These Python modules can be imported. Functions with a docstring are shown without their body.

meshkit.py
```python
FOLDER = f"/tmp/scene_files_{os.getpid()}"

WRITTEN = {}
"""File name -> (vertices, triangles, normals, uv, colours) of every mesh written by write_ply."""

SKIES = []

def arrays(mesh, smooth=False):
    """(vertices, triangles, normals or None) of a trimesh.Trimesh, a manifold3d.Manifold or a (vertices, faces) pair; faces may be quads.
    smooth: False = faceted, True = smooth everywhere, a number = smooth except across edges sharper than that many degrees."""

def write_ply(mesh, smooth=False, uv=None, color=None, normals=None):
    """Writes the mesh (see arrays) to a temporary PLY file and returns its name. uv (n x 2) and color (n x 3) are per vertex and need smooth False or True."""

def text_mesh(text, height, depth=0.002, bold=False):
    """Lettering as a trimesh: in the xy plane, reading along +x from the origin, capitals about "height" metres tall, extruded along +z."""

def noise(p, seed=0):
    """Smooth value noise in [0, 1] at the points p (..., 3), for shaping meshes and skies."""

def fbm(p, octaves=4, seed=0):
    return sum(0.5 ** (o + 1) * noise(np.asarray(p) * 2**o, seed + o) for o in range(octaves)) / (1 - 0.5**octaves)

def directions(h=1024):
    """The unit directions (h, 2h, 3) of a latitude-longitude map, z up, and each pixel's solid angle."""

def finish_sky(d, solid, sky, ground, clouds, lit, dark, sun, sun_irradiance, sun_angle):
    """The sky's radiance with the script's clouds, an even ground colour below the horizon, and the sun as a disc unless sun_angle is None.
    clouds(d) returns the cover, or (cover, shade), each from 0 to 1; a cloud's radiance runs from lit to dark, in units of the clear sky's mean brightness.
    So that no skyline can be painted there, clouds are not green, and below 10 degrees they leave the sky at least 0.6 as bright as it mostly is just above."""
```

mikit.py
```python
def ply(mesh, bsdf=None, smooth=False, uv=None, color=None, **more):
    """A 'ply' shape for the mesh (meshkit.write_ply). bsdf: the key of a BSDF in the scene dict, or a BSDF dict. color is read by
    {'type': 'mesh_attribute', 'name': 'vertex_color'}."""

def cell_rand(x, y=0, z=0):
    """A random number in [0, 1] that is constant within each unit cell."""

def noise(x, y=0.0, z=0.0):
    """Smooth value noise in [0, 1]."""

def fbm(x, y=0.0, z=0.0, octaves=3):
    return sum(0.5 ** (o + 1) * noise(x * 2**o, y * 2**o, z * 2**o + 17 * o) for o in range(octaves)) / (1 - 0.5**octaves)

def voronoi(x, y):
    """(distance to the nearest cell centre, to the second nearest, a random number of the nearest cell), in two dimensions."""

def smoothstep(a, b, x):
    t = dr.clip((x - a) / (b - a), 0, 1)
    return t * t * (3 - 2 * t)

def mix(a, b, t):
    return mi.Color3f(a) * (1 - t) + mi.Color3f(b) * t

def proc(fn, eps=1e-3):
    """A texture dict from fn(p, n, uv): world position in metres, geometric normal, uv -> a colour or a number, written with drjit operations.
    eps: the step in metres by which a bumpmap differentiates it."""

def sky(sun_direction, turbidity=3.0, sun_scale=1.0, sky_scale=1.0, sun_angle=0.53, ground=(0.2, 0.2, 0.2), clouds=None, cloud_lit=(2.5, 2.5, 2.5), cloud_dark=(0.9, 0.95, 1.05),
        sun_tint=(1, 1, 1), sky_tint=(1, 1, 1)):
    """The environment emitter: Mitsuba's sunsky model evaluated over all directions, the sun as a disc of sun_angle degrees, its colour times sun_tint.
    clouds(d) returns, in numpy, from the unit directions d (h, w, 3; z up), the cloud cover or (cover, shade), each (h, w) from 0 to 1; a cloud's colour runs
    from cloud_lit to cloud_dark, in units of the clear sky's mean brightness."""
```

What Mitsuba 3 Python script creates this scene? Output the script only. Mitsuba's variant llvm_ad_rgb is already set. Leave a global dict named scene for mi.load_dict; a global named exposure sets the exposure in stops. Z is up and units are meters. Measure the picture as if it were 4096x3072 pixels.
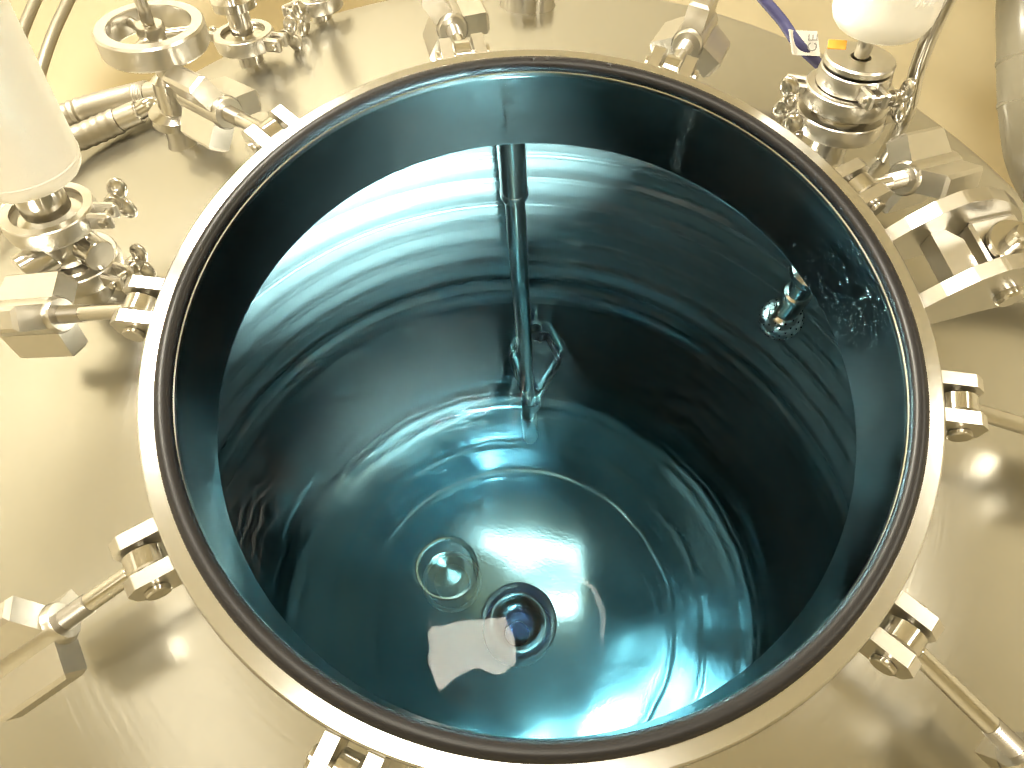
import math
import numpy as np, trimesh, drjit as dr, mitsuba as mi
import mikit, meshkit
from mikit import noise, fbm, smoothstep, mix
T = mi.ScalarTransform4f
scene, labels = {}, {}
rng = np.random.default_rng(7)
PI = math.pi

# ------------------------------------------------------------------ camera, light, exposure
CAM = np.array([-.0104, -.2241, .4418])
FW = np.array([-.01362, .40277, -.91520])
UP = np.array([-.03762, .91443, .40299])
scene['camera'] = dict(type='perspective', fov=66.66, fov_axis='x', near_clip=.01, far_clip=40.0,
                       to_world=T().look_at(origin=CAM.tolist(), target=(CAM + FW).tolist(), up=UP.tolist()))
exposure = 5.0
WARM = [1.0, .935, .76]
LAMP = 1.2
OVER = .72
INLAMP = 3300.0


# ------------------------------------------------------------------ helpers
def lathe(prof, n=128, close=False):
    p = np.array(prof, float)
    if close:
        p = np.vstack([p, p[:1]])
    a = np.arange(n) * 2 * PI / n
    v = np.stack([p[:, None, 0] * np.cos(a), p[:, None, 0] * np.sin(a), np.repeat(p[:, None, 1], n, 1)], -1).reshape(-1, 3)
    i, j = np.meshgrid(np.arange(len(p) - 1), np.arange(n), indexing='ij')
    k = (j + 1) % n
    q = np.stack([i * n + j, i * n + k, (i + 1) * n + k, (i + 1) * n + j], -1).reshape(-1, 4)
    f = np.vstack([q[:, [0, 2, 1]], q[:, [0, 3, 2]]])
    m = trimesh.Trimesh(v, f, process=False)
    m.merge_vertices()
    m.update_faces(m.nondegenerate_faces(height=1e-12))
    return m


def unit(v):
    v = np.asarray(v, float)
    return v / np.linalg.norm(v)


def basis(z, x=None):
    z = unit(z)
    x = np.asarray([0, 0, 1.0] if x is None and abs(z[2]) < .9 else [1.0, 0, 0] if x is None else x, float)
    x = unit(x - z * (x @ z))
    return np.stack([x, np.cross(z, x), z], 1)


def put(m, o, z=(0, 0, 1), x=None):
    M = np.eye(4)
    M[:3, :3] = basis(z, x)
    M[:3, 3] = o
    m = m.copy()
    m.apply_transform(M)
    return m


def cat(*ms):
    return trimesh.util.concatenate(list(ms))


def bevel(size, b=.0015):
    s = np.array(size) / 2
    pts = []
    for k in range(3):
        for sg in np.ndindex(2, 2, 2):
            g = np.array(sg) * 2 - 1
            e = s - b
            e = e.copy()
            e[k] = s[k]
            pts.append(g * e)
    return trimesh.convex.convex_hull(np.array(pts))


def bolt_profile(r, h, b=.001):
    return lathe([(0, 0), (r - b, 0), (r, b), (r, h - b), (r - b, h), (0, h)], 40)


def rod(p0, p1, r, b=.0008):
    p0, p1 = np.array(p0), np.array(p1)
    return put(bolt_profile(r, np.linalg.norm(p1 - p0), b), p0, p1 - p0)


def tube(pts, r, n=20):
    p = np.asarray(pts, float)
    # Catmull-Rom resample
    P = np.vstack([2 * p[0] - p[1], p, 2 * p[-1] - p[-2]])
    out = []
    for i in range(1, len(P) - 2):
        for t in np.linspace(0, 1, 12, endpoint=False):
            a, b, c, d = P[i - 1:i + 3]
            out.append(.5 * (2 * b + (c - a) * t + (2 * a - 5 * b + 4 * c - d) * t * t + (3 * b - a - 3 * c + d) * t ** 3))
    out.append(p[-1])
    p = np.array(out)
    t = np.gradient(p, axis=0)
    t /= np.linalg.norm(t, axis=1, keepdims=True)
    x = unit(np.cross(t[0], [.3, .2, .9]))
    rr = np.broadcast_to(r, (len(p),)) if np.ndim(r) == 0 else np.interp(np.linspace(0, 1, len(p)), np.linspace(0, 1, len(r)), r)
    vs = []
    a = np.arange(n) * 2 * PI / n
    for k in range(len(p)):
        x = unit(x - t[k] * (x @ t[k]))
        y = np.cross(t[k], x)
        vs.append(p[k] + rr[k] * (np.cos(a)[:, None] * x + np.sin(a)[:, None] * y))
    v = np.vstack(vs + [p[:1], p[-1:]])
    f = []
    for k in range(len(p) - 1):
        for j in range(n):
            q = (j + 1) % n
            f += [[k * n + j, k * n + q, (k + 1) * n + q], [k * n + j, (k + 1) * n + q, (k + 1) * n + j]]
    e = len(p) * n
    for j in range(n):
        q = (j + 1) % n
        f += [[e, q, j], [e + 1, (len(p) - 1) * n + j, (len(p) - 1) * n + q]]
    return trimesh.Trimesh(v, f, process=False)


def extrude(poly, h):
    m = trimesh.creation.extrude_polygon(poly, h, engine='earcut')
    m.apply_translation([0, 0, -h / 2])
    return m


def numbered(name, where):
    k, i = name, 0
    while k in where:
        i += 1
        k = f'{name}_{i:03d}'
    return k


def thing(name, label, category, group=None, kind=None):
    k = numbered(name, labels)
    labels[k] = {'label': label}
    if category:
        labels[k]['category'] = category
    if group:
        labels[k]['group'] = group
    if kind:
        labels[k]['kind'] = kind
    return k


def part(parent, name, mesh, bsdf, smooth=35, **kw):
    k = numbered(parent + '__' + name, scene)
    scene[k] = mikit.ply(mesh, bsdf, smooth=smooth, **kw)
    return k


def single(key, mesh, bsdf, smooth=35, **kw):
    scene[key] = mikit.ply(mesh, bsdf, smooth=smooth, **kw)
    return key


def zh(r):
    r = np.asarray(r, float)
    t = np.clip((r - .5) / .1, 0, 1)
    return np.where(r < .5, -.05 - r * r / 2.3, -.05 - .25 / 2.3 - (r - .5) / 2.3 - .06 * (1 - np.sqrt(np.maximum(0, 1 - t * t))))


# ------------------------------------------------------------------ materials
def metal(name, color, rough, aniso=0.0, bump=None, scale=1.0, **kw):
    d = dict(type='principled', base_color={'type': 'rgb', 'value': color}, metallic=1.0, roughness=rough, specular=.5, **kw)
    if aniso:
        d['anisotropic'] = aniso
    if bump:
        d = dict(type='bumpmap', arbitrary=mikit.proc(bump, eps=5e-4), scale=scale, bsdf=d)
    scene[name] = dict(type='twosided', bsdf=d)


def rgb(v):
    return {'type': 'rgb', 'value': v}


def head_bump(p, n, uv):
    r = dr.sqrt(p.x * p.x + p.y * p.y)
    return .010 * fbm(p.x * 5 + 3, p.y * 5, 3.0, octaves=2) + .00005 * noise(r * 900, p.x * 14, p.y * 14)


def fit_bump(p, n, uv):
    return .00012 * noise(p.x * 60, p.y * 60, p.z * 60)


def neck_bump(p, n, uv):
    return .00012 * noise(p.x * 20, p.y * 20, p.z * 90) + .000012 * noise(p.x * 50, p.y * 50, p.z * 2600)


def shell_bump(p, n, uv):
    return .0007 * fbm(p.x * 4, p.y * 4, p.z * 6, octaves=2) + .00002 * noise(p.x * 30, p.y * 30, p.z * 1600)


def dish_bump(p, n, uv):
    r = dr.sqrt(p.x * p.x + p.y * p.y)
    return .0042 * fbm(p.x * 6, p.y * 6, 2.0, octaves=2) + .00004 * noise(p.x * 300, p.y * 300, 4.0)


metal('steel_head', [.56, .55, .51], .25, bump=head_bump)
metal('steel_fit', [.66, .64, .60], .12, bump=fit_bump)
metal('steel_flat', [.70, .68, .64], .27, bump=fit_bump)
metal('steel_rim', [.68, .68, .68], .15)
metal('steel_neck', [.46, .48, .48], .11, bump=neck_bump)
metal('steel_thread', [.5, .48, .45], .3)


def two_lobe(name, r1, r2, w, bump, col):
    scene[name] = dict(type='twosided', bsdf=dict(type='bumpmap', arbitrary=mikit.proc(bump, eps=5e-4), scale=1.0, bsdf=dict(
        type='blendbsdf', weight=w,
        a=dict(type='principled', base_color=rgb(col), metallic=1.0, roughness=r1),
        b=dict(type='principled', base_color=rgb(col), metallic=1.0, roughness=r2))))


two_lobe('steel_shell', .12, .66, .30, shell_bump, [.33, .35, .35])
two_lobe('steel_dish', .12, .5, .04, dish_bump, [.30, .34, .35])
scene['rubber'] = dict(type='twosided', bsdf=dict(type='principled', base_color=rgb([.013, .012, .014]), roughness=.36, specular=.4))
scene['white_plastic'] = dict(type='twosided', bsdf=dict(type='principled', base_color=rgb([.93, .925, .91]), roughness=.35, specular=.5))
scene['water_glass'] = dict(type='dielectric', int_ior=1.333, ext_ior=1.0, specular_transmittance=rgb([.67, .91, 1.0]))
scene['droplet_glass'] = dict(type='dielectric', int_ior=1.333, ext_ior=1.0)
scene['blue_cable'] = dict(type='twosided', bsdf=dict(type='principled', base_color=rgb([.06, .06, .17]), roughness=.45))
scene['paper_tag'] = dict(type='twosided', bsdf=dict(type='principled', base_color=rgb([.75, .74, .72]), roughness=.6))
scene['tag_ink'] = dict(type='twosided', bsdf=dict(type='diffuse', reflectance=rgb([.3, .29, .28])))
scene['orange_plastic'] = dict(type='twosided', bsdf=dict(type='principled', base_color=rgb([.85, .42, .06]), roughness=.4))
scene['hood_black'] = dict(type='twosided', bsdf=dict(type='diffuse', reflectance=rgb([.03, .03, .03])))
scene['navy_rubber'] = dict(type='twosided', bsdf=dict(type='principled', base_color=rgb([.05, .06, .14]), roughness=.4))
scene['hose_grey'] = dict(type='twosided', bsdf=dict(type='principled', base_color=rgb([.22, .20, .15]), roughness=.25, specular=.6))
scene['wall_paint'] = dict(type='diffuse', reflectance=rgb([.74, .705, .60]))
scene['ceiling_paint'] = dict(type='diffuse', reflectance=rgb([.80, .765, .66]))
scene['floor_paint'] = dict(type='principled', roughness=.4, specular=.5, base_color=mikit.proc(lambda p, n, uv: mix([.30, .24, .13], [.58, .52, .38], smoothstep(.3, .62, fbm(p.x * .9 + 4.0, p.y * .9 + 1.0, 0.0, octaves=3)))))
scene['dark_metal'] = dict(type='twosided', bsdf=dict(type='principled', base_color=rgb([.42, .39, .33]), roughness=.45, metallic=1.0))

# ------------------------------------------------------------------ the room that the steel mirrors
H = 1.8
labels['floor'] = dict(label='pale floor far below around the vessel', kind='structure')
single('floor', trimesh.creation.box([6, 6, .1], T0 := np.array([[1, 0, 0, 0], [0, 1, 0, 0], [0, 0, 1, -2.15], [0, 0, 0, 1.0]])), 'floor_paint', False)
labels['ceiling'] = dict(label='cream ceiling above the vessel', kind='structure')
single('ceiling', trimesh.creation.box([6, 6, .1], np.array([[1, 0, 0, 0], [0, 1, 0, 0], [0, 0, 1, H + .09], [0, 0, 0, 1.0]])), 'ceiling_paint', False)
for nm, (c, s) in dict(wall_north=((0, 3, -.2), (6, .1, 4)), wall_south=((0, -3, -.2), (6, .1, 4)), wall_west=((-3, 0, -.2), (.1, 5.9, 4)), wall_east=((3, 0, -.2), (.1, 5.9, 4))).items():
    M = np.eye(4)
    M[:3, 3] = c
    labels[nm] = dict(label='cream wall behind the vessel', kind='structure')
    single(nm, trimesh.creation.box(s, M), 'wall_paint', False)


def ceiling_lamp(x, y, sx, sy, rot, label, L=LAMP):
    t = thing('ceiling_lamp', label, 'lamp', 'ceiling lamps')
    m = trimesh.Trimesh([[-sx / 2, -sy / 2, 0], [sx / 2, -sy / 2, 0], [sx / 2, sy / 2, 0], [-sx / 2, sy / 2, 0]], [[0, 2, 1], [0, 3, 2]], process=False)
    x1 = [math.cos(rot), math.sin(rot), 0]
    k = part(t, 'diffuser', put(m, [x, y, H], x=x1), 'white_plastic', False)
    scene[k]['emitter'] = dict(type='area', radiance=rgb([L * c for c in WARM]))
    fr = cat(*[put(bevel(s_), np.array([x, y, H + .012]) + basis([0, 0, 1], x1) @ np.array(o)) if False else put(bevel(s_, .002), np.array([x, y, H + .012]) + basis([0, 0, 1], x1) @ np.array(o), x=x1)
               for s_, o in [((sx + .04, .02, .04), (0, sy / 2 + .01, 0)), ((sx + .04, .02, .04), (0, -sy / 2 - .01, 0)), ((.02, sy, .04), (sx / 2 + .01, 0, 0)), ((.02, sy, .04), (-sx / 2 - .01, 0, 0))]])
    part(t, 'frame', fr, 'white_plastic')


ceiling_lamp(-.24, .125, .42, .25, math.radians(10), 'ceiling lamp panel above the opening', OVER)
ceiling_lamp(-1.30, 1.30, .6, 1.3, math.radians(-15), 'ceiling lamp panel to the left of the opening', 2.1)
ceiling_lamp(-.1, -.46, 1.0, .3, math.radians(-12), 'ceiling lamp panel near the operator', .42)
ceiling_lamp(-2.1, -.95, 1.2, 1.6, math.radians(25), 'wide dim ceiling light panel far to the left of the opening', .03)
ceiling_lamp(1.6, .2, .35, 1.2, math.radians(10), 'ceiling lamp panel to the right of the opening', .5)

# ------------------------------------------------------------------ vessel
V = thing('vessel', 'polished stainless steel process vessel with a round open manway, seen from above', 'tank')
neck = [(.2312, -.0062), (.2304, -.0062), (.230, -.007), (.230, -.0795), (.2303, -.0812), (.2312, -.0825), (.2325, -.083), (.2385, -.083), (.2385, -.0152), (.2315, -.0152)]
part(V, 'manway_neck', lathe(neck, 256, True), 'steel_neck', 30)
rim = [(.2307, -.0022), (.2301, -.003), (.2301, -.0065), (.2316, -.0065), (.232, -.015), (.2395, -.015), (.2500, -.0145), (.2520, -.0125), (.2520, -.002), (.2515, -.0007), (.2503, 0), (.2412, 0), (.2406, -.006), (.2314, -.006), (.2310, -.0022)]
part(V, 'rim_flange', lathe(rim, 256, True), 'steel_rim', 30)
part(V, 'weld_seam', lathe([(.2386, -.071), (.2405, -.0725), (.2425, -.0745), (.244, -.0775), (.2386, -.078)], 192, True), 'steel_rim', 30)
rr = np.r_[np.linspace(.2386, .5, 60), np.linspace(.503, .5995, 40)]
prof = [(r, float(zh(r))) for r in rr] + [(.6, -.36), (.6, -1.55), (.594, -1.55), (.594, -.36)] + [(r - .004, float(zh(r)) - .006) for r in rr[::-1]]
prof[-1] = (.2386, float(zh(.2386)) - .006)
part(V, 'head', lathe(prof, 192, True), 'steel_head', 30)
zs = np.linspace(-.262, -1.407, 600)
ringz = [-.50, -.558, -.62, -.674, -.737, -.80, -.862]
ri = .57 + .0020 * np.cos((zs + .558) / .061 * 2 * PI) * (zs > -.95)
for z in ringz:
    for dz in (-.0036, .0036):
        ri = ri - .0012 * np.exp(-((zs - z - dz) / .0014) ** 2)
shell_prof = [(r, z) for r, z in zip(ri, zs)] + [(.585, -1.407), (.585, -.262)]
part(V, 'shell', lathe(shell_prof, 192, True), 'steel_shell', 40)
RC, RK, ZB = 1.14, .114, -1.625      # dished bottom: crown radius, knuckle radius, lowest point


def zdish(r):
    r = np.asarray(r, float)
    al = math.asin((.571 - RK) / (RC - RK))
    zk = ZB + RC - (RC - RK) * math.cos(al)
    return np.where(r < RC * math.sin(al), ZB + RC - np.sqrt(RC * RC - r * r), zk - np.sqrt(np.maximum(0, RK * RK - (r - (.571 - RK)) ** 2)))


rd = np.r_[np.linspace(.571, .545, 40), np.linspace(.54, .086, 160)]
zd = zdish(rd)
for r0, h in ((.415, .0006), (.345, .0007), (.49, .0006)):
    zd = zd + h * np.exp(-((rd - r0) / .007) ** 2)
zc = zd[-1]
well = [(.0845, zc - .001), (.082, zc - .01), (.076, zc - .03), (.066, zc - .046), (.050, zc - .058), (.034, zc - .064), (.0315, zc - .068), (.0315, zc - .15)]
part(V, 'bottom_dish', lathe(list(zip(rd, zd)), 192), 'steel_dish', True)
part(V, 'outlet', lathe([(.0885, zc + .001), (.087, zc + .003), (.0855, zc + .002)] + well, 96), 'steel_neck', 30)
part(V, 'outlet_plug', lathe([(.0315, zc - .078), (.028, zc - .075), (.016, zc - .071), (0, zc - .07)], 48), 'navy_rubber', True)
PX, PY = -.173, .112
zp = float(zdish(.206)) + .006
pr = [(.069, -.03), (.068, .006), (.065, .010), (.061, .010), (.059, .007), (.055, -.04), (.050, -.055), (.043, -.055), (.040, -.05), (.040, -.003), (.039, -.002)]
for k in range(13):
    r = .038 - .0029 * k
    pr += [(r, -.002), (r - .0012, -.0004), (r - .0024, -.002)]
pr += [(0, -.002)]
pr = [(r * 1.12, z) for r, z in pr]
part(V, 'sensor_port', put(lathe(pr, 96), [PX, PY, zp], [.12, -.08, 1]), 'steel_fit', 30)

# ------------------------------------------------------------------ gasket with water drops
G = thing('gasket', 'dark grey rubber sealing ring lying in the rim of the manway, beaded with water drops', 'gasket')
ang = np.linspace(0, 2 * PI, 25)[:-1]
part(G, 'ring', lathe([(.2355 + .0055 * math.cos(a), .0008 + .0050 * math.sin(a)) for a in -ang], 256, True), 'rubber', True)
drop = trimesh.creation.icosphere(subdivisions=1)
ds = []
for i in range(900):
    a = math.radians(rng.uniform(88, 200) if i < 720 else rng.uniform(0, 360))
    t = math.radians(rng.uniform(20, 160))
    r, z = .2355 + .0055 * math.cos(t), .0008 + .0050 * math.sin(t)
    s = rng.uniform(.0002, .00055)
    m = drop.copy()
    m.apply_scale(s)
    m.apply_translation([r * math.cos(a), r * math.sin(a), z])
    ds.append(m)
for a in (93, 90.5, 88, 85.5, 83, 97, 79):
    m = drop.subdivide()
    m.apply_scale(rng.uniform(.0012, .0023))
    t = math.radians(rng.uniform(70, 110))
    m.apply_translation([(.2355 + .0055 * math.cos(t)) * math.cos(math.radians(a)), (.2355 + .0055 * math.cos(t)) * math.sin(math.radians(a)), .0008 + .0050 * math.sin(t)])
    ds.append(m)
for i in range(330):
    az, w = ((97.5, .8), (62, .9), (16, 9), (128, 14))[i % 4]
    a = math.radians(az + rng.normal() * w)
    z = rng.uniform(-.078, -.006)
    m = drop.copy()
    m.apply_scale(np.array([1, 1, 1.6]) * rng.uniform(.0004, .0011) * (.4 if i % 4 == 3 else 1))
    m.apply_translation([.2299 * math.cos(a), .2299 * math.sin(a), z])
    ds.append(m)
labels['water_drops'] = dict(label='tiny water drops on the dark gasket and the neck wall', category='water drops', kind='stuff')
single('water_drops', cat(*ds), 'droplet_glass', True)

# ------------------------------------------------------------------ water
N = 220
rad = np.linspace(0, 1, N) ** .8 * .5715
th = np.arange(256) * 2 * PI / 256
v = [[0, 0, 0]] + [[r * math.cos(a), r * math.sin(a), 0] for r in rad[1:] for a in th]
v = np.array(v)
rv = np.hypot(v[:, 0], v[:, 1])
v[:, 2] = .006 * (meshkit.fbm(np.c_[v[:, 0] * 8, v[:, 1] * 8, 0 * rv + 5], 3, seed=3) - .5) * (.35 + .65 * (rv / .57) ** 2)
v[:, 2] += .014 * np.exp((rv - .571) / .006)
an = np.arctan2(v[:, 1], v[:, 0])
v[:, 2] += .016 * (meshkit.fbm(np.c_[np.cos(an) * 4.2, np.sin(an) * 4.2, 0 * an + 2], 3, seed=8) - .5) * (rv / .57) ** 8
v[:, 2] += -.87
f = [[0, 1 + j, 1 + (j + 1) % 256] for j in range(256)]
for i in range(N - 2):
    a0, b0 = 1 + i * 256, 1 + (i + 1) * 256
    for j in range(256):
        k = (j + 1) % 256
        f += [[a0 + j, b0 + j, b0 + k], [a0 + j, b0 + k, a0 + k]]
labels['water'] = dict(label='clear water standing in the lower half of the vessel', kind='structure')
single('water', trimesh.Trimesh(v, f, process=False), 'water_glass', True)

# ------------------------------------------------------------------ lamp under the head
L = thing('inspection_lamp', 'cool white inspection lamp under the vessel head shining onto the back wall', 'lamp')
lp = np.array([.13, -.46, -.27])
la = unit(np.array([-.28, .5, -.31]) - lp)
k = part(L, 'lens', put(lathe([(0, 0), (.035, 0)], 48), lp, la), 'white_plastic', False)
scene[k]['emitter'] = dict(type='area', radiance=rgb([INLAMP * c for c in (.53, .90, .91)]))
part(L, 'hood', put(lathe([(.0355, -.004), (.0365, .13), (.039, .132), (.041, .13), (.041, -.03), (0, -.03), (0, -.004)], 48, True), lp, la), 'hood_black')

# ------------------------------------------------------------------ dip pipe, its bracket, spray ball
D = thing('dip_pipe', 'long vertical steel dip pipe running down into the water near the back wall', 'pipe')
a0, a1 = np.array([-.0405, .40, -.15]), np.array([.0125, .395, -1.275])
dz = unit(a1 - a0)
at_z = lambda z: a0 + dz * (z - a0[2]) / dz[2]
part(D, 'sleeve', rod(at_z(-.13), at_z(-.362), .0172), 'steel_fit')
part(D, 'collar', put(lathe([(.0133, 0), (.0176, 0), (.0184, .003), (.0184, .011), (.0176, .014), (.0133, .014)], 48, True), at_z(-.36), dz), 'steel_fit')
part(D, 'tube', rod(at_z(-.372), at_z(-1.15), .0135), 'steel_fit')
part(D, 'tip', put(lathe([(.0128, 0), (.017, .002), (.0175, .006), (.0175, .135), (.015, .15), (.011, .15), (.011, .02)], 48, True), at_z(-1.125), dz), 'steel_fit')
B = thing('pipe_bracket', 'bent flat steel strap clip holding the foot of the dip pipe to the wall', 'bracket')
from shapely.geometry import LineString, Polygon
import shapely
hexp = [(.040, .545), (.067, .488), (.028, .412), (.020, .404)]
hexq = [(-.012, .548), (-.038, .490), (-.008, .412), (-.002, .404)]
for pts in (hexp, hexq):
    part(B, 'strap', put(extrude(LineString(pts).buffer(.0019, cap_style=2, join_style=2), .034), [0, 0, -1.05]), 'steel_flat', 25)
part(B, 'ring', put(lathe([(.0185, -.017), (.0205, -.017), (.0205, .017), (.0185, .017)], 48, True), [.009, .395, -1.05]), 'steel_fit')
part(B, 'end_plate', put(bevel((.056, .003, .036), .0008), [.014, .5475, -1.05]), 'steel_fit')
part(B, 'wall_stub', rod([.014, .549, -1.05], [.014, .572, -1.05], .012), 'steel_fit')
part(B, 'bolt', rod([.024, .53, -1.045], [.024, .546, -1.045], .005), 'steel_fit')

S = thing('spray_ball', 'shiny round cleaning spray ball hanging from the head at the right back', 'spray ball')
sb = np.array([.272, .200, -.315])
top = np.array([.272, .203, -.10])
part(S, 'ball', put(trimesh.creation.icosphere(subdivisions=4, radius=.0235), sb), 'steel_fit', True)
part(S, 'neck', put(lathe([(.0, .015), (.0135, .017), (.0135, .048), (.0145, .050), (.0145, .056), (.012, .058), (.012, .078), (0, .078)], 48), sb), 'steel_fit')
part(S, 'supply_pipe', rod(sb + [0, 0, .078], top, .0105), 'steel_fit')
part(S, 'collar', put(lathe([(.0, .088), (.018, .088), (.021, .092), (.021, .1), (.018, .104), (0, .104)], 48), sb), 'steel_fit')
part(S, 'clip', put(cat(bevel((.004, .006, .02), .001), put(bevel((.009, .009, .009), .002), [0, 0, -.012])), sb + [-.0155, -.006, .033]), 'steel_fit')
hole = bolt_profile(.0011, .0012, .0002)
hs = []
for i in range(110):
    zz = 1 - 2 * (i + .5) / 110
    a = i * 2.39996
    d = np.array([math.sqrt(1 - zz * zz) * math.cos(a), math.sqrt(1 - zz * zz) * math.sin(a), zz])
    hs.append(put(hole, sb + d * .0229, d))
scene[numbered(S + '__spray_hole', scene)] = mikit.ply(cat(*hs), 'rubber')
labels[S + '__spray_hole'] = dict(kind='stuff')
#FITTINGS
# ------------------------------------------------------------------ swing bolts round the rim
def swing_bolt(deg, roll, droop, label, nut_at=.342):
    t = thing('swing_bolt', label, 'swing bolt', 'swing bolts round the manway rim')
    a = math.radians(deg)
    er, et, ez = np.array([math.cos(a), math.sin(a), 0]), np.array([-math.sin(a), math.cos(a), 0]), np.array([0, 0, 1.0])
    P = lambda r, s, z: er * r + et * s + ez * z
    prof = Polygon([(.2512, -.004), (.2755, -.004), (.2825, -.0105), (.2825, -.0235), (.277, -.032), (.2512, -.034)]).buffer(-.002).buffer(.002)
    lug = extrude(prof, .009)
    M = np.eye(4)
    M[:3, :3] = np.stack([er, ez, np.cross(er, ez)], 1)
    for s in (-1, 1):
        m = lug.copy()
        N_ = M.copy()
        N_[:3, 3] = et * s * .0128
        m.apply_transform(N_)
        part(t, 'lug', m, 'steel_flat', 25)
    p = P(.2685, 0, -.0185)
    part(t, 'pin', rod(p - et * .021, p + et * .021, .0048), 'steel_fit')
    for s in (-1, 1):
        part(t, 'pin_head', rod(p + et * s * .0175, p + et * s * .0215, .0075), 'steel_fit')
    d = unit(er * math.cos(droop) - ez * math.sin(droop))
    part(t, 'eye', put(lathe([(.0049, -.0065), (.0115, -.0065), (.0125, -.0055), (.0125, .0055), (.0115, .0065), (.0049, .0065)], 48, True), p, et), 'steel_fit')
    L0 = nut_at - .2685
    part(t, 'rod', rod(p + d * .0115, p + d * (L0 - .019), .0057), 'steel_fit')
    tp = [(0, 0)]
    for k in range(14):
        tp += [(.0056, .0016 * k), (.0065, .0016 * k + .0008)]
    part(t, 'thread', put(lathe(tp + [(0, .0016 * 14)], 32), p + d * (L0 - .0192), d), 'steel_thread', 20)
    hub = lathe([(0, 0), (.0115, 0), (.0135, .004), (.0135, .066), (.0125, .068), (.0, .068)], 48)
    part(t, 'nut', put(hub, p + d * L0, d), 'steel_flat')
    arm = trimesh.convex.convex_hull(np.array([(x, y, z) for x, h0, h1 in ((.009, .004, .062), (.030, .006, .058), (.0325, .0085, .0555)) for y in ((-.0088, .0088) if x < .032 else (-.006, .006)) for z in (h0, h1)]))
    for k in range(3):
        q = math.radians(roll + 120 * k)
        x = basis(d, et) @ np.array([math.cos(q), math.sin(q), 0])
        part(t, 'nut_arm', put(arm, p + d * L0, d, x), 'steel_flat', 20)


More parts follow.
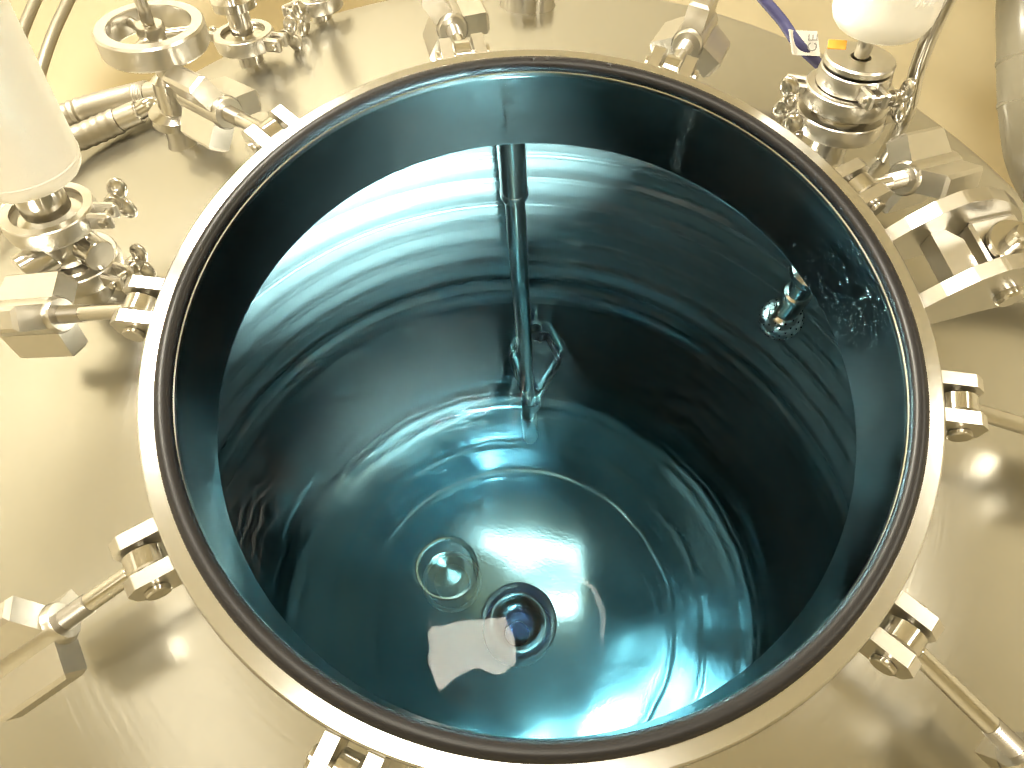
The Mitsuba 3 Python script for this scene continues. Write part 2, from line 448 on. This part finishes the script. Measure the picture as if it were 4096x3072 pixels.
swing_bolt(175, 55, .33, 'swing bolt lying straight out to the left of the opening, lit white on its lugs')
swing_bolt(-147.5, 115, .33, 'swing bolt at the lower left with its whole rod in view', .332)
swing_bolt(-111, 20, .33, 'swing bolt cut off by the bottom edge of the picture')
swing_bolt(-39, 35, .30, 'swing bolt at the lower right with a long bare rod running to the corner', .36)
swing_bolt(-5.5, 80, .30, 'swing bolt sticking out to the right, just below the hinge bracket', .39)
swing_bolt(32, 30, .36, 'swing bolt at the upper right, between the hinge bracket and the right clamp stack', .325)
swing_bolt(69, 90, .36, 'swing bolt behind the opening, left of the blue cable', .325)
swing_bolt(104.5, 60, .36, 'swing bolt directly behind the top of the rim', .322)
swing_bolt(139.5, 75, .36, 'swing bolt at the upper left, below the round hand wheel', .338)

# ------------------------------------------------------------------ lid hinge on the right
t = thing('hinge_bracket', 'heavy polished hinge bracket with two curved arms at the right of the rim', 'hinge')
a = math.radians(16)
er, et, ez = np.array([math.cos(a), math.sin(a), 0]), np.array([-math.sin(a), math.cos(a), 0]), np.array([0, 0, 1.0])
M = np.eye(4)
M[:3, :3] = np.stack([er, ez, np.cross(er, ez)], 1)
prof = Polygon([(.2512, -.010), (.264, .004), (.279, .017), (.296, .024), (.314, .022), (.332, .013), (.35, -.003), (.364, -.022), (.362, -.036), (.31, -.036), (.275, -.04), (.2512, -.04)]).buffer(.014, 24).buffer(-.014, 24).buffer(-.009, 24).buffer(.009, 24)
for s in (-1, 1):
    m = extrude(prof, .0105)
    N_ = M.copy()
    N_[:3, 3] = et * s * .0265
    m.apply_transform(N_)
    part(t, 'arm', m, 'steel_flat', 30)
part(t, 'mounting_plate', put(bevel((.006, .075, .022), .0015), er * .2552 + ez * -.028, ez, er), 'steel_flat', 25)
bar = Polygon([(.284, -.021), (.291, -.021), (.297, -.012), (.297, .012), (.291, .021), (.284, .021), (.288, .010), (.288, -.010)]).buffer(.001)
m = extrude(Polygon([(.283, -.0212), (.294, -.0212), (.303, -.011), (.303, .011), (.294, .0212), (.283, .0212)]).buffer(-.001).buffer(.001), .016)
N_ = np.eye(4)
N_[:3, :3] = np.stack([er, et, ez], 1)
N_[:3, 3] = ez * -.014
m.apply_transform(N_)
part(t, 'cross_bar', m, 'steel_flat', 25)
p = er * .327 + et * -.004
part(t, 'washer', put(lathe([(.0072, -.004), (.0165, -.004), (.0175, -.003), (.0175, .0005), (.0165, .0015), (.0072, .0015)], 48, True), p + ez * .004), 'steel_fit')
part(t, 'pivot_block', put(bevel((.036, .0425, .02), .002), er * .327 + ez * -.012, ez, er), 'steel_flat', 25)
part(t, 'stud', put(lathe([(0, -.02), (.007, -.02)] + [q for k in range(9) for q in ((.0064, .001 + .0016 * k), (.0071, .0018 + .0016 * k))] + [(.006, .0165), (0, .0175)], 32), p), 'steel_fit', 25)
for s in (-1, 1):
    q = er * .318 + et * s * .0318 + ez * -.014
    part(t, 'pin_head', put(lathe([(0, -.001), (.0085, -.001), (.0095, .0005), (.0095, .004), (.008, .006), (0, .0062)], 32), q, et * s), 'steel_fit')

# ------------------------------------------------------------------ clamped fittings on the head
TILT = unit([0, .27, .96])


def clamp(o, n, r, toggle, label, h=.015):
    t = thing('pipe_clamp', label, 'clamp', 'hinged pipe clamps on the head fittings')
    band = lathe([(r - .007, -h / 2), (r - .001, -h / 2), (r, -h / 2 + .001), (r + .001, 0), (r, h / 2 - .001), (r - .001, h / 2), (r - .007, h / 2), (r - .004, 0)], 72, True)
    part(t, 'band', put(band, o, n), 'steel_flat')
    tg = unit(np.array(toggle) - n * (np.array(toggle) @ n))
    sd = np.cross(n, tg)
    for s in (-1, 1):
        part(t, 'ear', put(bevel((.019, .006, .013), .0018), o + tg * (r + .006) + sd * s * .0065, n, tg), 'steel_flat', 25)
    part(t, 'bolt', rod(o + tg * (r + .009) - sd * .012, o + tg * (r + .009) + sd * .026, .0032), 'steel_fit')
    w = o + tg * (r + .009) + sd * .019
    part(t, 'wing_nut', put(lathe([(0, -.006), (.0062, -.006), (.0066, -.004), (.0058, .004), (.005, .006), (0, .006)], 24), w, sd), 'steel_fit')
    for s in (-1, 1):
        wing = trimesh.creation.icosphere(subdivisions=2)
        wing.apply_scale([.010, .0042, .0075])
        q = unit(n * s + tg * .45)
        k = numbered(t + '__wing_nut__wing', scene)
        scene[k] = mikit.ply(put(wing, w + q * .0095, sd, q) if False else put(wing, w + q * .0095 + sd * .002, np.cross(q, sd), q), 'steel_fit', smooth=True)
    q = o - tg * (r + .004)
    part(t, 'hinge_link', put(bevel((.014, .012, .011), .002), q, n, tg), 'steel_flat', 25)
    part(t, 'hinge_pin', rod(q - tg * .002 - n * .0085, q - tg * .002 + n * .0085, .0034), 'steel_fit')


def nozzle(o, n, prof, label, name='nozzle', cat_='nozzle', extra=()):
    t = thing(name, label, cat_, 'nozzles and fittings on the vessel head')
    part(t, 'body', put(lathe(prof, 64), o, n), 'steel_fit', 30)
    for nm, m, b in extra:
        part(t, nm, m, b)
    return t


# left stack with the white cap
o = np.array([-.362, .084, -.112])
n = unit([-.01, .28, .95])
nozzle(o, n, [(.024, -.012), (.0225, 0), (.0195, .006), (.0195, .030), (.0275, .032), (.0275, .036), (.0195, .040), (.0225, .05), (.024, .06), (.0225, .07), (.0195, .076), (.0275, .079), (.0275, .083), (.017, .087), (.0165, .125), (0, .125)],
       'polished nozzle and valve body under the big white cylinder at the left',
       extra=[('side_port', rod(o + n * .06 + np.array([.015, -.004, 0]), o + n * .06 + np.array([.034, -.016, .002]), .012), 'steel_fit'),
              ('side_port', rod(o + n * .06 + np.array([-.005, -.015, 0]), o + n * .06 + np.array([-.02, -.032, .002]), .013), 'steel_fit')])
clamp(o + n * .034, n, .0325, [1, -.35, 0], 'lower clamp of the left fitting, nearest the vessel head')
clamp(o + n * .081, n, .0325, [1, .05, 0], 'upper clamp of the left fitting, just under the white cylinder')
t = thing('actuator_cap', 'large smooth white plastic cylinder filling the upper left corner', 'valve actuator', 'white valve actuators')
part(t, 'body', put(lathe([(0, 0), (.030, 0), (.035, .0015), (.0375, .005), (.0385, .010), (.0385, .25), (0, .25)], 96), o + n * .116, n), 'white_plastic', 30)
part(t, 'seam_ring', put(lathe([(.0384, .0115), (.0389, .0118), (.0389, .0128), (.0384, .0131)], 96, True), o + n * .116, n), 'white_plastic', 30)

# right stack with the white cap
o = np.array([.246, .242, -.104])
n = unit([0, .29, .955])
nozzle(o, n, [(.021, -.012), (.0165, .002), (.0155, .008), (.0155, .034), (.03, .036), (.0315, .038), (.0315, .043), (.02, .046), (.022, .052), (.022, .058), (.030, .060), (.030, .065), (.018, .068), (.0165, .085), (.006, .087), (.006, .135), (0, .135)],
       'polished stack of flanges under the white cylinder at the upper right',
       extra=[('flange_disk', put(lathe([(.008, 0), (.026, 0), (.0275, .0015), (.0275, .005), (.026, .0065), (.008, .0065)], 72, True), o + n * .087, n), 'steel_flat')])
clamp(o + n * .041, n, .036, [-1, -.15, 0], 'clamp low on the right fitting with its wing nut towards the rim')
clamp(o + n * .0625, n, .035, [-1, .25, 0], 'clamp in the middle of the right fitting, above another clamp')
clamp(o + n * .078, n, .028, [.2, -1, 0], 'topmost clamp of the right fitting with its wing nut facing the camera')
t = thing('actuator_cap', 'white plastic cylinder cut off by the top edge at the upper right', 'valve actuator', 'white valve actuators')
ob = o + n * .116 + np.array([.004, 0, 0])
part(t, 'body', put(lathe([(0, 0), (.028, 0), (.031, .002), (.0345, .006), (.037, .012), (.0378, .02), (.0378, .2), (0, .2)], 96), ob, n), 'white_plastic', 30)
fx = unit(np.array([.25, -1, 0]) - n * (np.array([.25, -1, 0]) @ n))
for k in range(5):
    q = (k - 2) * .09
    dv = basis(n, fx) @ np.array([math.cos(q + .1), math.sin(q + .1), 0])
    part(t, 'embossed_stroke', put(bevel((.0012, .0012, .0085), .0003), ob + dv * .0379 + n * .036, unit(n + np.cross(n, dv) * .35), dv), 'white_plastic', False)
TAB = thing('orange_tab', 'small orange plastic tab sticking out under the right white cylinder', 'tab')
single(TAB, put(cat(bevel((.014, .007, .0012), .0004)), [.2245, .272, -.006], unit([-.1, -.5, .8]), [1, 0, -.1]), 'orange_plastic', 25)

# bent thin tube beside the right stack
K = thing('impulse_tube', 'thin bent steel tube rising behind the right white cylinder', 'tube')
single(K, tube([[.31, .262, -.135], [.299, .254, -.06], [.294, .269, -.02], [.287, .271, .03], [.286, .275, .09]], .0062, 24), 'steel_fit', True)

# hand wheel valve, upper left
o = np.array([-.328, .262, -.128])
n = unit([.0, .27, .96])
t = thing('hand_wheel_valve', 'valve with a flat round hand wheel and a thin stem at the upper left', 'valve')
part(t, 'body', put(lathe([(.022, -.012), (.018, .002), (.018, .02), (.026, .022), (.026, .03), (.016, .033), (.014, .06), (.008, .065), (.008, .1), (0, .1)], 48), o, n), 'steel_fit')
part(t, 'wheel_rim', put(lathe([(.034, .088), (.0425, .088), (.044, .090), (.044, .106), (.0425, .108), (.034, .108), (.033, .106), (.033, .09)], 96, True), o, n), 'steel_flat')
for k in range(3):
    q = math.radians(20 + 120 * k)
    part(t, 'spoke', rod(o + n * .098 + basis(n, [1, 0, 0]) @ np.array([.006 * math.cos(q), .006 * math.sin(q), 0]), o + n * .098 + basis(n, [1, 0, 0]) @ np.array([.0335 * math.cos(q), .0335 * math.sin(q), 0]), .0042), 'steel_fit')
part(t, 'hub', put(lathe([(0, .09), (.0105, .09), (.0115, .092), (.0115, .106), (.0105, .108), (0, .108)], 48), o, n), 'steel_fit')
part(t, 'stem', rod(o + n * .108, o + n * .21, .005), 'steel_fit')

# two small nozzles at the top edge
o = np.array([-.298, .384, -.155])
n = unit([-.06, .3, .95])
nozzle(o, n, [(.016, -.015), (.0125, 0), (.0125, .022), (.024, .024), (.024, .029), (.011, .033), (.011, .056), (.021, .058), (.021, .066), (.009, .07), (.009, .16), (0, .16)], 'thin clamped nozzle at the top edge, right of the hand wheel')
clamp(o + n * .0265, n, .029, [1, -.3, 0], 'clamp on the thin nozzle at the top edge, right of the hand wheel')
o = np.array([-.243, .470, -.178])
nozzle(o, n, [(.015, -.012), (.011, 0), (.011, .02), (.022, .022), (.022, .027), (.010, .03), (.010, .12), (0, .12)], 'small plain nozzle cut off by the top edge, second nozzle from the hand wheel')
clamp(o + n * .0245, n, .026, [-.6, -.8, 0], 'clamp on the small plain nozzle at the top edge')
o = np.array([-.02, .47, -.148])
nozzle(o, unit([0, .3, .95]), [(.034, -.012), (.03, 0), (.028, .004), (.028, .02), (.02, .024), (.0, .024)], 'low capped nozzle behind the middle swing bolt')

# ribbed hoses, upper left
for pts, r, lab in (([[-.62, .27, -.19], [-.507, .297, -.165], [-.456, .316, -.156], [-.406, .325, -.146], [-.384, .325, -.140]], .0125, 'upper of two ribbed metal hoses behind the left white cylinder'),
                    ([[-.61, .235, -.19], [-.498, .266, -.165], [-.448, .285, -.156], [-.41, .298, -.146]], .0115, 'lower of two ribbed metal hoses behind the left white cylinder')):
    t = thing('ribbed_hose', lab, 'hose', 'ribbed hoses')
    part(t, 'sleeve', tube(pts, [r * (1 + .12 * (k % 2)) for k in range(47)], 24), 'dark_metal', 30)
    e, d = np.array(pts[-1]), unit(np.array(pts[-1]) - np.array(pts[-2]))
    part(t, 'ferrule', rod(e, e + d * .022, r * .95), 'steel_flat')
    part(t, 'nozzle_elbow', tube([e + d * .02, e + d * .036, e + d * .042 + [0, 0, -.02], e + d * .043 + [0, 0, -.05]], r * .7), 'steel_fit', True)

# blue cable with a white tag, upper right
t = thing('signal_cable', 'dark blue signal cable curving down to a metal gland behind the rim', 'cable')
cp = [[.276, .372, -.15], [.271, .36, -.12], [.252, .353, -.1], [.228, .353, -.08], [.212, .37, -.07], [.194, .384, -.06], [.176, .4, -.05], [.15, .43, -.03]]
part(t, 'cable', tube(cp, .0048, 20), 'blue_cable', True)
part(t, 'gland', put(lathe([(0, -.012), (.013, -.012), (.014, -.01), (.014, .004), (.011, .008), (.0105, .018), (.008, .023), (.0055, .026), (0, .026)], 48), [.277, .374, -.146], unit([-.12, -.25, .9])), 'steel_fit')
t = thing('cable_tag', 'small white printed tag wrapped round the blue cable', 'tag')
tx, tn = unit([.95, -.05, .12]), unit([.1, -.62, .78])
tx = unit(tx - tn * (tx @ tn))
ty = np.cross(tn, tx)
c0 = np.array([.2265, .3535, -.0795])
nu = 24
uu = np.linspace(0, 1, nu)
sx = -.009 + uu * .030
bend = .0062 * np.exp(-(uu / .16) ** 2) + .0015 * np.sin(uu * 5)
vv = []
for up_ in (0, .0004):
    for s in (-.0105, .0105):
        vv += [c0 + tx * (x - s * .25) + ty * s + tn * (b + up_ + .0005) for x, b in zip(sx, bend)]
q = []
for i in range(nu - 1):
    a_, b_, c_, d_ = i, i + nu, i + 2 * nu, i + 3 * nu
    q += [[a_, b_, b_ + 1, a_ + 1], [c_, c_ + 1, d_ + 1, d_], [a_, a_ + 1, c_ + 1, c_], [b_, d_, d_ + 1, b_ + 1]]
q += [[0, 2 * nu, 3 * nu, nu], [nu - 1, 2 * nu - 1, 4 * nu - 1, 3 * nu - 1]]
part(t, 'sheet', (np.array(vv), np.array(q)), 'paper_tag', 40)
ink = meshkit.text_mesh('CE', .0085, .0002)
ink.apply_translation([-ink.bounds[:, 0].mean(), -ink.bounds[:, 1].mean(), 0])
part(t, 'mark', put(ink, c0 + tx * .0135 + tn * .0028, tn, ty), 'tag_ink', False)

# big hose at the right edge
t = thing('clear_hose', 'thick greyish hose hanging in a wide curve along the right edge', 'hose')
hp = [[.335, .33, .13], [.334, .273, .06], [.333, .225, .04], [.338, .189, .02], [.357, .166, -.01], [.40, .157, -.05], [.459, .157, -.09], [.53, .16, -.12]]
part(t, 'tube', tube(hp, .0185, 40), 'hose_grey', True)
for i, s in ((2, .2), (2, .9)):
    a_, b_ = np.array(hp[i]), np.array(hp[i + 1])
    p = a_ + (b_ - a_) * s
    part(t, 'band', put(lathe([(.0187, -.0015), (.0195, -.0012), (.0195, .0012), (.0187, .0015)], 48, True), p, unit(np.array(hp[i + 1]) - np.array(hp[i]))), 'hose_grey')

# thin pipes running along far below, seen past the vessel at the upper left
for pts, lab in (([[-1.02, 1.39, -.7], [-1.033, 1.127, -.7], [-1.03, .92, -.7], [-1.03, .5, -.75]], 'left of two thin dark pipes passing behind the vessel in the upper left corner'),
                 ([[-.955, 1.40, -.7], [-.965, 1.127, -.7], [-.97, .92, -.7], [-.97, .5, -.75]], 'right of two thin dark pipes passing behind the vessel in the upper left corner')):
    k = thing('service_pipe', lab, 'pipe', 'service pipes behind the vessel')
    single(k, tube(pts, .011, 16), 'dark_metal', True)
